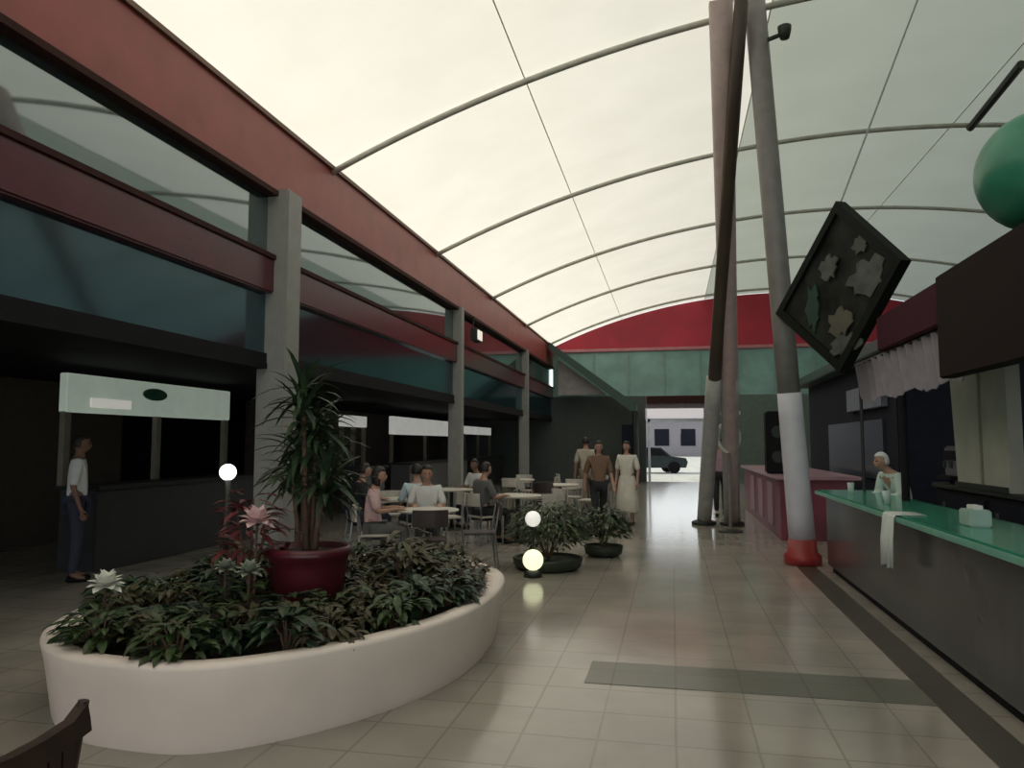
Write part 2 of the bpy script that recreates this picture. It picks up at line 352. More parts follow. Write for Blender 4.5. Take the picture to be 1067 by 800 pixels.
obj('sign_board', B(2.12, 2.24, 1.0, 6.6, 2.12, 2.95, bev=.01), M_DARKBROWN, t)
obj('end_fascia', B(2.2, 4.6, 8.55, 8.62, 2.58, 2.94), M_PURPLE, t)
for x, y in ((2.35, 8.45), (4.45, 8.45), (4.45, 1.2), (2.65, 1.2)): obj('post', T([(x, y, 1.01 if y < 10 and x < 2.5 else 0), (x, y, 2.9)], .04, 10), M_BLACK, t)
obj('back_panel', B(4.45, 4.55, 1.2, 8.5, 0, 2.88), M_NAVY, t)
# scalloped valance
bm = bmesh.new(); N = 13; ya, yb = 6.65, 9.9
up_, lo_ = [], []
for i in range(N*6+1):
    s = i/(N*6); y = ya + (yb-ya)*s; ph = (i % 6)/6
    zb = 2.24 + .0*s - .14*math.sin(PI*ph) - .03*math.sin(i*1.3)
    bx = 2.30 + .03*math.sin(2*PI*ph)
    up_.append((bx-.05, y, 2.56)); lo_.append((bx, y, zb))
va = [bm.verts.new(p) for p in up_]; vb = [bm.verts.new(p) for p in lo_]
vc = [bm.verts.new((p[0]+.012, p[1], p[2])) for p in up_]; vd = [bm.verts.new((p[0]+.012, p[1], p[2])) for p in lo_]
for i in range(len(va)-1):
    bm.faces.new((va[i], va[i+1], vb[i+1], vb[i])); bm.faces.new((vc[i], vc[i+1], vd[i+1], vd[i])); bm.faces.new((vb[i], vb[i+1], vd[i+1], vd[i])); bm.faces.new((va[i], va[i+1], vc[i+1], vc[i]))
t = thing('awning', 'grey lilac scalloped cloth awning hanging beneath the plum fascia', 'awning')
obj('valance', bm, M_LILAC, t)
obj('rail', T([(2.26, 6.62, 2.565), (2.26, 9.95, 2.565)], .02, 8), M_DSTEEL, t)
obj('post', T([(2.3, 9.95, 1.01), (2.3, 9.95, 2.58)], .02, 8), M_DSTEEL, t)
t = thing('back_counter', 'black back counter inside the kiosk behind the green worktop', 'counter')
obj('cabinet', B(3.0, 3.55, 2.0, 9.6, .06, 1.1, bev=.01), M_BLACK, t); obj('top', B(2.96, 3.6, 1.95, 9.65, 1.1, 1.15, bev=.01), M_DSTEEL, t)
for y in (3.2, 4.6, 6.0, 7.4, 8.8): 
    dd = obj('door', B(2.975, 3.0, y-.62, y+.62, .12, 1.04), M_NAVY, t); obj('handle', B(2.955, 2.975, y+.45, y+.48, .7, .95), M_STEEL, dd)
t = thing('menu_panel', 'tall cream upright panel standing inside the dark kiosk', 'panel', (0, 0, 1.15))
obj('board', P([(7.58, 0), (8.85, 0), (8.98, 1.3), (7.58, 1.2)], 2.98, 3.10, 'x'), M_CREAM, t)
obj('groove', B(2.965, 2.982, 8.16, 8.20, .05, 1.2), mat('olive_line', (.25, .25, .18), .6), t)
obj('foot', B(2.95, 3.2, 7.62, 8.85, 0, .05), M_DSTEEL, t)
t = thing('green_globe', 'large green plastic globe standing on the kiosk roof', 'globe', (2.86, 6.4, 2.96))
obj('ball', L([(.0, .28)] + [(.47*math.sin(a*PI/20), .75 - .47*math.cos(a*PI/20)) for a in range(1, 20)] + [(0, 1.22)], 32), mat('green_plastic', (.035, .22, .13), .3, var=.15, scale=3), t, True)
obj('neck', L([(.16, 0), (.16, .04), (.07, .08), (.07, .31)], 20), M_DSTEEL, t, True)
def appliance(x, y, z, w_, d_, h_, label, m=M_STEEL):
    t = thing('coffee_machine', label, 'appliance', (x, y, z))
    obj('body', B(-d_/2, d_/2, -w_/2, w_/2, .04, h_, bev=.02), m, t)
    obj('drip_tray', B(-d_/2-.1, -d_/2, -w_/2+.03, w_/2-.03, .04, .09, bev=.01), M_BLACK, t)
    obj('control_panel', B(-d_/2-.02, -d_/2, -w_/2+.05, w_/2-.05, h_*.62, h_*.88), M_BLACK, t)
    for k in (-1, 1): obj('spout', T([(-d_/2-.05, k*w_*.2, h_*.6), (-d_/2-.05, k*w_*.2, h_*.42)], .02, 8), M_DSTEEL, t)
    for sx in (-1, 1):
        for sy in (-1, 1): obj('foot', T([(sx*(d_/2-.05), sy*(w_/2-.05), 0), (sx*(d_/2-.05), sy*(w_/2-.05), .045)], .02, 8), M_BLACK, t)
appliance(3.28, 9.3, 1.15, .5, .4, .42, 'steel coffee machine at the far end of the kiosk back counter')
bm = bmesh.new(); nb_ = 24; prof = [(2.02, 1.018), (1.86, 1.018), (1.785, 1.016), (1.768, .99), (1.765, .8), (1.76, .58)]  # cloth added in place of the white reflection on the counter front
rows = []
for (px_, pz_) in prof:
    rows.append([bm.verts.new((px_ - (.012*math.sin(k*.9) + .012 if pz_ < .95 else 0), 6.72 + .34*k/nb_ + (.01*math.sin(k) if pz_ < .9 else 0), pz_ + (.015*math.sin(k*.5) if pz_ < .6 else 0))) for k in range(nb_+1)])
for a_, b_ in zip(rows, rows[1:]):
    for k in range(nb_): bm.faces.new((a_[k], a_[k+1], b_[k+1], b_[k]))
o = obj('cloth', bm, mat('reflection_cloth', (.62, .68, .64), .85), None, True); md = o.modifiers.new('so', 'SOLIDIFY'); md.thickness = .006
tag(o, 'pale added cloth standing in for a white reflection on the counter front', 'cloth')
t = thing('napkin_box', 'pale green napkin box on the green worktop', 'box', (2.12, 6.0, 1.01))
obj('case', B(-.07, .07, -.11, .11, 0, .12, bev=.01), mat('pale_green_plastic', (.35, .5, .43), .4), t); obj('napkin', B(-.03, .03, -.07, .07, .12, .15, bev=.004), M_WHITE, t)
for i, (y, lab) in enumerate([(8.0, 'clear pale tumbler on the worktop nearest the leaning attendant'), (9.5, 'clear pale tumbler at the far end of the green worktop')]):
    tag(obj('tumbler', L([(.032, 0), (.04, .13), (.036, .13), (.029, .008), (0, .008)], 16, (0, 0, 0)), mat('pale_plastic', (.5, .6, .55), .2), None, True), lab, 'cup').location = (2.05, y, 1.01)

# stall beyond the mast, right side
t = thing('maroon_stall', 'maroon and pink stall counter beyond the red-footed mast leg', 'stall')
obj('counter_body', B(1.75, 2.9, 13.2, 19.5, 0, 1.0, bev=.01), mat('maroon_panel', (.22, .05, .08), .45, var=.3, scale=1.5), t)
obj('top', B(1.68, 3.0, 13.1, 19.6, 1.0, 1.06, bev=.01), mat('pink_top', (.42, .25, .30), .3), t)
for y in (14.5, 16, 17.5): obj('pink_panel', B(1.735, 1.752, y-.35, y+.35, .15, .9), mat('pink_panel', (.42, .25, .30), .5), t)
t = thing('speaker_tower', 'tall slim black cabinet standing on the maroon stall end', 'cabinet', (1.86, 14.3, 1.06))
obj('body', B(-.2, .17, -.17, .17, 0, 1.12, bev=.03), M_BLACK, t)
for z in (.3, .75): obj('speaker_cone', T([(0, -.18, z), (0, -.165, z)], .11, 20), M_DSTEEL, t)
t = thing('dark_kiosk', 'dark unlit kiosk block with navy walls beyond the green counter', 'kiosk')
obj('wall', B(3.4, 9.0, 12.5, 20, 0, 3.0, bev=.02), M_NAVY, t)
obj('roof', B(3.1, 9.3, 12.2, 20.3, 3.0, 3.2, bev=.02), mat('dark_teal_roof', (.02, .05, .05), .4), t)
obj('sign_panel', B(3.3, 3.4, 13, 15.4, 2.2, 2.6), mat('blue_grey_panel', (.18, .2, .25), .5), t)
obj('hatch', B(3.36, 3.41, 13.2, 17.5, 1.0, 2.0), mat('blue_black_hatch', (.03, .035, .06), .3), t)
t = thing('ring_stand', 'pale looped ring display on a post between the mast legs', 'display stand', (1.02, 14.3, 0))
obj('ring', T([(.19*math.cos(k*PI/16), 0, 1.72 + .27*math.sin(k*PI/16)) for k in range(32)], .035, 10, True), mat('pale_ring', (.6, .62, .57), .4), t, True)
obj('crossbar', B(-.28, .22, -.03, .03, 2.12, 2.2, bev=.01), mat('pale_ring', None), t)
obj('post', T([(0, 0, .03), (0, 0, 1.46)], .03, 10), M_LEGG, t); obj('upper_post', T([(0, 0, 1.98), (0, 0, 2.15)], .02, 8), M_LEGG, t)
obj('base', L([(.22, 0), (.22, .02), (.05, .05)], 24), M_DSTEEL, t)

# ---------------------------------------------------------------- left food stalls under the facade
def stall(y0, y1, sign, label, sm, cm, zs0, zs1, px=-7.5):
    t = thing('food_stall', label, 'food stall')
    obj('sign_panel', B(px-.12, px, y0, y1, zs0, zs1, bev=.01), sm, t)
    obj('counter', B(px-.05, px+.5, y0, y1, 0, 1.02, bev=.02), cm, t)
    obj('counter_top', B(px-.1, px+.58, y0-.05, y1+.05, 1.02, 1.07, bev=.01), M_DSTEEL, t)
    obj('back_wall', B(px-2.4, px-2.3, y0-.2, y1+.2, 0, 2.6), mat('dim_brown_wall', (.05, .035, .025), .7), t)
    for y in (y0+.06, (y0+y1)/2, y1-.06): obj('post', B(px-.1, px-.02, y-.05, y+.05, 1.07, zs0+.02), mat('tan_post', (.20, .18, .14), .6), t)
    return t
SIGN1 = mat('lit_menu_sign', (.5, .55, .48), .5, var=.25, scale=1.4, emit=(.50, .60, .50), estr=.30)
SIGN2 = mat('lit_pale_sign', (.6, .62, .58), .5, var=.2, scale=1.5, emit=(.72, .72, .68), estr=.36)
M_STALLD = mat('dark_stall_front', (.035, .035, .04), .4)
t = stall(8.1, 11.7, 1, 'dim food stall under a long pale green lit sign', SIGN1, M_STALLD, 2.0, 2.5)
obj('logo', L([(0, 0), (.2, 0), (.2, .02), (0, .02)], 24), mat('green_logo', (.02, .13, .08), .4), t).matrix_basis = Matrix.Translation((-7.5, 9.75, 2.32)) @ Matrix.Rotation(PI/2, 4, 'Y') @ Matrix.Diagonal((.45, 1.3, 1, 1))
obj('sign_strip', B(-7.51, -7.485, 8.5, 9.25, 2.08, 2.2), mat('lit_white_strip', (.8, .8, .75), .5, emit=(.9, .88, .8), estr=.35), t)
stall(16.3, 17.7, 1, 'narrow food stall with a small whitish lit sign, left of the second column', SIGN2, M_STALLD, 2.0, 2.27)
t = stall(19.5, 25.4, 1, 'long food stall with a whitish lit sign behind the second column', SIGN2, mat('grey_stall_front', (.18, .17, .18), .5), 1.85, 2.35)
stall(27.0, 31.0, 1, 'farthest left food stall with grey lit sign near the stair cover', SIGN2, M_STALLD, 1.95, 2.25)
# pendant lamp
def globe_lamp(loc, r, h, label, e, col=(1, .96, .9), name='globe_lamp', pole=.025):
    t = thing(name, label, 'lamp', loc)
    obj('base', L([(.13, 0), (.13, .02), (.04, .05), (pole, .07)], 20), M_DSTEEL, t, True)
    obj('pole', T([(0, 0, .05), (0, 0, h - r + .01)], pole, 10), M_DSTEEL, t, True)
    obj('globe', L([(.0, -r)] + [(r*math.sin(a*PI/14), -r*math.cos(a*PI/14)) for a in range(1, 14)] + [(0, r)], 24, (0, 0, h)), mat('lit_globe_' + label[:8], (.8, .8, .75), .4, emit=col, estr=e), t, True)
    return t

t = thing('floodlight', 'small whitish floodlight fixed under the red beam beyond the second column', 'lamp', (-4.86, 18.4, 4.35))
obj('housing', B(-.08, .10, -.26, .26, -.16, .16, bev=.02), M_DSTEEL, t)
obj('lens', B(.10, .115, -.22, .22, -.12, .12), mat('lit_lens', (.8, .78, .7), .4, emit=(1, .95, .85), estr=.55), t)
obj('bracket', T([(-.1, 0, .1), (-.05, 0, .5)], .02, 8), M_DSTEEL, t)

# ---------------------------------------------------------------- planter
pts = [(-3.21, 3.62), (-2.91, 3.55), (-2.45, 3.57), (-2.06, 3.86), (-1.72, 4.33), (-1.48, 4.95), (-1.42, 5.7), (-1.55, 6.5), (-2.0, 7.15), (-2.7, 7.45), (-3.4, 7.2), (-3.95, 6.5), (-4.1, 5.6), (-4.0, 4.7), (-3.75, 4.1), (-3.48, 3.78)]
def catmull(p, n=6):
    o = []; N = len(p)
    for i in range(N):
        a, b, c, d_ = [Vector(p[(i+k-1) % N]) for k in range(4)]
        for j in range(n):
            s = j/n
            o.append(.5*((2*b) + (c-a)*s + (2*a-5*b+4*c-d_)*s*s + (3*b-a-3*c+d_)*s**3))
    return o
out = catmull(pts); NP = len(out)
def offs(k):
    r = []
    for i, p in enumerate(out):
        d_ = (out[(i+1) % NP] - out[i-1]).normalized(); r.append(p + Vector((d_.y, -d_.x))*k)
    return r
bm = bmesh.new(); rings = []
for k, z in ((0, 0), (.012, .03), (.06, .34), (.085, .44), (.08, .46), (.03, .468), (-.05, .462), (-.065, .44), (-.07, .30)):
    rings.append([bm.verts.new((p.x, p.y, z)) for p in offs(k)])
for a, b in zip(rings, rings[1:]):
    for k in range(NP): bm.faces.new((a[k], a[(k+1) % NP], b[(k+1) % NP], b[k]))
t = thing('planter', 'large cream curved low planter on the tiled floor', 'planter')
obj('wall', bm, M_CREAMWALL, t, True)
bm = bmesh.new(); inn = offs(-.068); cc = Vector((-2.8, 5.4))
prev = [bm.verts.new((p.x, p.y, .38)) for p in inn]
for s in (.8, .55, .3):
    cur = [bm.verts.new((cc.x + (p.x-cc.x)*s, cc.y + (p.y-cc.y)*s, .40 + random.uniform(0, .03))) for p in inn]
    for k in range(NP): bm.faces.new((prev[k], prev[(k+1) % NP], cur[(k+1) % NP], cur[k]))
    prev = cur
bm.faces.new(prev)
obj('soil', bm, M_SOIL, t, True)

# plants
def leaf(bm, b, d, L_, W, bend=.5, seg=4):
    b = Vector(b); d = Vector(d).normalized(); side = d.cross(Vector((0, 0, 1)))
    if side.length < .05: side = Vector((1, 0, 0))
    side.normalize(); p = b.copy(); rows = []
    for i in range(seg+1):
        s = i/seg; wd = W * math.sin(PI*min(1, .12 + .88*s)) ** .8 if i < seg else 0.001
        nrm_ = side.cross(d).normalized()
        rows.append((bm.verts.new(p - side*wd/2 + nrm_*wd*.15), bm.verts.new(p), bm.verts.new(p + side*wd/2 + nrm_*wd*.15)))
        d = (d + Vector((0, 0, -bend/seg))).normalized(); p = p + d*(L_/seg)
    for a, c in zip(rows, rows[1:]):
        bm.faces.new((a[0], a[1], c[1], c[0])); bm.faces.new((a[1], a[2], c[2], c[1]))
def shrub(x, y, z, r, h, n, m, label, L_=.14, W=.05, group='small shrubs planted in the cream planter', name='shrub'):
    t = thing(name, label, 'plant', (x, y, z), random.uniform(0, 6), group)
    bs = bmesh.new(); bl = bmesh.new()
    for k in range(6):
        a = k*PI/3 + random.uniform(-.4, .4); rr_ = r*random.uniform(.3, .8); e = Vector((rr_*math.cos(a), rr_*math.sin(a), h*random.uniform(.5, .85)))
        tube(bs, [(0, 0, -.02), e*.5 + Vector((0, 0, .03)), e], [.010, .007, .004], 6)
    for k in range(n):
        a = random.uniform(0, 2*PI); e = math.acos(random.uniform(-.15, 1)); q = random.uniform(.55, 1)
        p = Vector((r*q*math.sin(e)*math.cos(a), r*q*math.sin(e)*math.sin(a), max(.02, h*.35 + h*.6*q*math.cos(e))))
        leaf(bl, p, (math.cos(a) + random.uniform(-.4, .4), math.sin(a) + random.uniform(-.4, .4), random.uniform(-.1, .9)), L_*random.uniform(.7, 1.2), W*random.uniform(.7, 1.2), .8, 3)
    obj('foliage', bl, m, t); obj('stem', bs, M_STEM, t)
    return t
def dracaena(x, y, z, h, label, canes, m, L_=.42, W=.045, cat='plant', stem=M_STEM, name='dracaena'):
    t = thing(name, label, cat, (x, y, z), 0)
    for (dx, dy, hh) in canes:
        obj('cane', T([(dx*.3, dy*.3, -.05), (dx*.6, dy*.7, hh*.5), (dx, dy, hh)], [.026, .02, .015], 8), stem, t, True)
        bl = bmesh.new()
        for k in range(46):
            a = k*2.4; el = random.uniform(-.15, 1.3)
            leaf(bl, (dx, dy, hh - .22 + .26*k/46), (math.cos(a)*math.cos(el), math.sin(a)*math.cos(el), math.sin(el)), L_*random.uniform(.7, 1.1), W, 1.1, 5)
        obj('foliage', bl, m, t)
    return t
# potted dracaena in the middle of the planter
t = thing('plant_pot', 'round maroon plant pot half sunk in the planter bed', 'pot', (-2.62, 5.15, .35))
obj('pot', L([(.2, 0), (.24, .05), (.27, .35), (.285, .42), (.30, .44), (.30, .50), (.26, .50), (.255, .44), (0, .44)], 32), mat('maroon_glaze', (.09, .012, .018), .3, var=.3, scale=4), t, True)
obj('soil', L([(0, .44), (.25, .445), (.25, .455), (0, .465)], 24), M_SOIL, t)
dracaena(-2.62, 5.15, .82, 1, 'tall dark green palm-like plant growing from the maroon pot', [(.03, .03, .95), (-.12, .05, .72), (.14, -.03, .55), (-.02, -.1, 1.15)], LEAF[1])
dracaena(-3.22, 6.3, .40, 1, 'slender palm-like plant behind and left of the maroon pot', [(.0, .0, 1.35), (.15, .05, 1.1), (-.15, -.05, .95)], LEAF[0], .40, .04)
shrub(-3.12, 5.2, .42, .17, .95, 90, LEAF[3], 'tall reddish-leaved shrub left of the maroon pot', .20, .06, None, 'croton')
shrub(-2.1, 5.75, .42, .22, .55, 80, LEAF[2], 'olive leafy shrub right of the maroon pot', .2, .06, None, 'croton')
# flower heads
def flower(x, y, z, r, col, label, hgt=.3):
    t = thing('flowering_plant', label, 'plant', (x, y, z))
    obj('stem', T([(0, 0, -.03), (.01, 0, hgt)], .008, 6), M_STEM, t)
    bl = bmesh.new()
    for k in range(14):
        a = k*2.4; leaf(bl, (0, 0, hgt*(.1 + .7*k/14)), (math.cos(a), math.sin(a), .5), .16, .05, .8, 3)
    obj('foliage', bl, LEAF[0], t)
    bp = bmesh.new()
    for k in range(26):
        a = k*2.4; el = .1 + 1.3*k/26
        leaf(bp, (.01, 0, hgt), (math.cos(a)*math.cos(el), math.sin(a)*math.cos(el), math.sin(el)), r*1.1, r*.7, .5, 3)
    obj('blossom', bp, mat('petal_' + col[0], col[1], .6, var=.08), t)
PINK = ('pink', (.85, .62, .62)); WHT = ('white', (.8, .8, .72))
flower(-2.88, 4.85, .41, .13, PINK, 'pale pink flower head standing just left of the maroon pot', .63)
flower(-3.5, 4.15, .40, .11, WHT, 'white flower cluster at the left end of the planter', .30)
flower(-2.75, 4.55, .41, .09, ('cream', (.35, .38, .3)), 'pale greenish flower between pot and front rim', .34)
flower(-3.05, 4.75, .41, .08, ('cream', None), 'small pale greenish flower left of centre in the planter bed', .32)
# ground planting
def inside(p, k=.9):
    ins = False; poly = [cc + (q-cc)*k for q in inn]; j = len(poly)-1
    for i in range(len(poly)):
        a, b = poly[i], poly[j]
        if (a.y > p[1]) != (b.y > p[1]) and p[0] < (b.x-a.x)*(p[1]-a.y)/(b.y-a.y)+a.x: ins = not ins
        j = i
    return ins
nm = [('mid green', 0, .13, .05), ('dark green', 1, .15, .06), ('olive', 2, .12, .045), ('grey-green', 4, .16, .035)]
used = [(-2.62, 5.15, .36), (-3.22, 6.3, .16), (-3.72, 5.8, .08), (-3.12, 5.2, .17), (-2.1, 5.75, .2), (-2.88, 4.85, .12), (-3.5, 4.15, .1), (-2.75, 4.55, .1), (-3.05, 4.75, .1)]
random.seed(11); spots = []
tries = 0
while len(spots) < 64 and tries < 6000:
    tries += 1
    x, y = random.uniform(-4.1, -1.4), random.uniform(3.5, 7.4)
    if not inside((x, y), .95): continue
    if any((x-a)**2 + (y-b)**2 < (r_+.12)**2 for a, b, r_ in used): continue
    if any((x-a)**2 + (y-b)**2 < .235**2 for a, b in spots): continue
    spots.append((x, y))
spots.sort(key=lambda s: s[1])
for i, (x, y) in enumerate(spots):
    c = nm[random.choice([0, 1, 1, 2, 3, 0, 2])]
    row = 0 if y < 4.3 else 1 if y < 5.1 else 2 if y < 5.9 else 3 if y < 6.6 else 4
    mates = sorted(q[0] for q in spots if (0 if q[1] < 4.3 else 1 if q[1] < 5.1 else 2 if q[1] < 5.9 else 3 if q[1] < 6.6 else 4) == row)
    rank = ['leftmost', 'second from left', 'third from left', 'fourth from left', 'fifth from left', 'sixth from left', 'seventh from left', 'eighth from left', 'ninth from left', 'tenth from left', 'eleventh from left', 'twelfth from left', 'thirteenth from left', 'fourteenth from left', 'fifteenth from left', 'sixteenth from left', 'seventeenth from left', 'eighteenth from left'][mates.index(x)]
    rn = ['front', 'second', 'middle', 'fourth', 'back'][row]
    shrub(x, y, .395, random.uniform(.14, .19), random.uniform(.18, .30), 75, LEAF[c[1]], 'low %s leafy plant, %s in the %s row of the cream planter' % (c[0], rank, rn), c[2], c[3], 'low leafy plants in the cream planter', 'bedding_plant')

# ---------------------------------------------------------------- bush with globe lamps
t = thing('round_planter', 'small dark round planter tub holding the lamp bush', 'planter', (-1.58, 9.64, 0))
obj('tub', L([(.36, 0), (.42, .04), (.45, .13), (.45, .15), (.42, .15), (.41, .12), (0, .12)], 28), mat('dark_green_tub', (.03, .04, .025), .5), t, True)
random.seed(5)
def bush(x, y, z, r, h, label, m, n=900):
    t = thing('bush', label, 'plant', (x, y, z))
    bl = bmesh.new(); bs = bmesh.new()
    for k in range(7): 
        a = k*.9; e = Vector((r*.6*math.cos(a), r*.6*math.sin(a), h*.7)); tube(bs, [(0, 0, -.03), e*.5, e], [.012, .008, .004], 6)
    for k in range(n):
        a = random.uniform(0, 2*PI); e = math.acos(random.uniform(-.5, 1)); q = random.uniform(.6, 1)
        p = Vector((r*q*math.sin(e)*math.cos(a), r*q*math.sin(e)*math.sin(a), max(.03, h*.45 + h*.5*q*math.cos(e))))
        
        leaf(bl, p, (math.cos(a), math.sin(a), random.uniform(-.2, .8)), .12, .045, .8, 3)
    obj('foliage', bl, m, t); obj('stem', bs, M_STEM, t)
bush(-1.58, 9.66, .13, .52, .80, 'round green bush behind the two glowing globes', LEAF[0])
bush(-.98, 10.9, 0.13, .36, .62, 'smaller green bush right of the glowing globes', LEAF[0], 600)
tag(obj('plant_tub', L([(.2, 0), (.26, .04), (.28, .15), (.26, .15), (.25, .12), (0, .12)], 24, (0, 0, 0)), mat('dark_green_tub', None), None, True), 'small dark tub under the smaller bush', 'pot').location = (-.98, 10.9, 0)
t = thing('garden_lamp', 'garden lamp with two glowing globes one above the other before the round bush', 'lamp', (-1.66, 9.02, 0))
obj('base', L([(.11, 0), (.11, .05), (.05, .08)], 20), M_DSTEEL, t, True)
obj('pole', T([(0, .03, .05), (0, .05, .62)], .015, 8), M_DSTEEL, t)
def sph(r, z): return L([(0, z-r)] + [(r*math.sin(a*PI/14), z - r*math.cos(a*PI/14)) for a in range(1, 14)] + [(0, z+r)], 24)
obj('globe', sph(.125, .20), mat('yellow_globe', (.8, .8, .6), .4, emit=(.95, 1, .62), estr=1.0), t, True)
obj('globe', sph(.095, .69), mat('white_globe', (.8, .8, .76), .4, emit=(1, .97, .88), estr=.55), t, True)
globe_lamp((-3.72, 5.80, .40), .07, .955, 'bright white globe lamp on a thin post in the planter bed', 2.2)

# ---------------------------------------------------------------- tables and chairs
def make_table(label):
    t = thing('cafe_table', label, 'table', group='round cafe tables in the seating area')
    obj('tabletop', L([(0, .72), (.38, .72), (.40, .735), (.40, .75), (.39, .755), (0, .755)], 32), M_TABLE, t)
    obj('pedestal', L([(.035, .03), (.03, .4), (.035, .7), (.12, .72)], 16), M_DSTEEL, t, True)
    obj('base', L([(.26, 0), (.26, .015), (.06, .04), (0, .05)], 24), M_DSTEEL, t, True)
    return t
def make_chair(label, mw):
    t = thing('cafe_chair', label, 'chair', group='cafe chairs around the round tables')
    obj('seat', B(-.21, .21, -.21, .21, .43, .46, bev=.012), mw, t)
    bm = bmesh.new()                       # curved backrest
    a = [bm.verts.new(p) for s in (0, 1) for z in (.62, .82) for p in [(-.21 + .42*k/8, -.23 - .05*math.sin(PI*k/8) - .02*s - .04*(z-.6), z) for k in range(9)]]
    g = lambda s, z, k: a[s*18 + z*9 + k]
    for k in range(8):
        bm.faces.new((g(0,0,k), g(0,0,k+1), g(0,1,k+1), g(0,1,k))); bm.faces.new((g(1,0,k), g(1,0,k+1), g(1,1,k+1), g(1,1,k)))
        bm.faces.new((g(0,0,k), g(0,0,k+1), g(1,0,k+1), g(1,0,k))); bm.faces.new((g(0,1,k), g(0,1,k+1), g(1,1,k+1), g(1,1,k)))
    for k in (0, 8): bm.faces.new((g(0,0,k), g(0,1,k), g(1,1,k), g(1,0,k)))
    obj('backrest', bm, mw, t)
    for sx in (-1, 1):
        obj('leg', T([(sx*.19, .19, .43), (sx*.21, .21, 0)], .013, 8), M_STEEL, t)
        obj('leg', T([(sx*.195, -.25, .8), (sx*.19, -.19, .45), (sx*.21, -.24, 0)], .013, 8), M_STEEL, t)
    return t
TBL = [(-3.10, 9.35), (-4.05, 11.1), (-2.5, 12.2), (-4.05, 13.6), (-2.3, 15.6), (-3.6, 17.6), (-2.0, 19.5)]
TL = ['nearest the globes', 'beside the first column', 'second from the walkway globes', 'halfway along the facade', 'opposite the second column', 'behind the second column', 'farthest down the hall']
base_t = make_table(''); base_c = make_chair('', mat('pale_chair_plastic', (.58, .54, .48), .5)); base_c2 = make_chair('', mat('dark_chair_plastic', (.045, .03, .03), .45))
SEATS = []
for i, (x, y) in enumerate(TBL):
    o = base_t if i == 0 else copy_tree(base_t); o.location = (x, y, 0); o['label'] = 'round pale cafe table ' + TL[i]
    for k, ph in enumerate([.35, .35 + PI/2, .35 + PI, .35 + 1.5*PI]):
        ph += i*.25; dx, dy = math.cos(ph)*.66, math.sin(ph)*.66
        src = base_c if (i+k) % 3 else base_c2
        used_ = SEATS and any(s[4] == src.name for s in SEATS)
        c = copy_tree(src) if used_ else src
        c.location = (x+dx, y+dy, 0); c.rotation_euler = (0, 0, ph + PI/2)
        side = ('far' if math.sin(ph) > .7 else 'near' if math.sin(ph) < -.7 else 'right' if math.cos(ph) > 0 else 'left')
        c['label'] = '%s cafe chair on the %s side of the table %s' % ('pale' if src is base_c else 'dark', side, TL[i])
        SEATS.append((x+dx, y+dy, ph + PI/2, i, src.name, k))

# foreground wooden chair, only its back corner is in the picture
t = thing('wooden_chair', 'dark brown slatted wooden chair back at the lower left corner', 'chair', (-2.0, 1.72, 0), PI/2)
# local +Y faces the seat direction (-X in the hall); back at local y = -.25
obj('seat', B(-.24, .24, -.22, .24, .43, .47, bev=.015), M_WOOD, t)
obj('top_rail', P([(-.27, .75), (-.262, .79), (-.25, .835), (-.2, .80), (-.1, .785), (0, .78), (.1, .785), (.2, .80), (.25, .835), (.262, .79), (.27, .75), (0, .70)], -.30, -.262), M_WOOD, t)
for sx in (-1, 1):
    obj('leg', T([(sx*.21, .2, .43), (sx*.22, .22, 0)], .02, 10), M_WOOD, t)
    obj('leg', T([(sx*.255, -.28, .84), (sx*.225, -.235, .45), (sx*.23, -.27, 0)], [.016, .022, .02], 10), M_WOOD, t)
for k in range(9): obj('slat', B(-.20 + k*.05 - .021, -.20 + k*.05 + .021, -.288, -.272, .46, .76), M_WOOD, t)
obj('stretcher', T([(-.22, .21, .2), (.22, .21, .2)], .012, 8), M_WOOD, t)

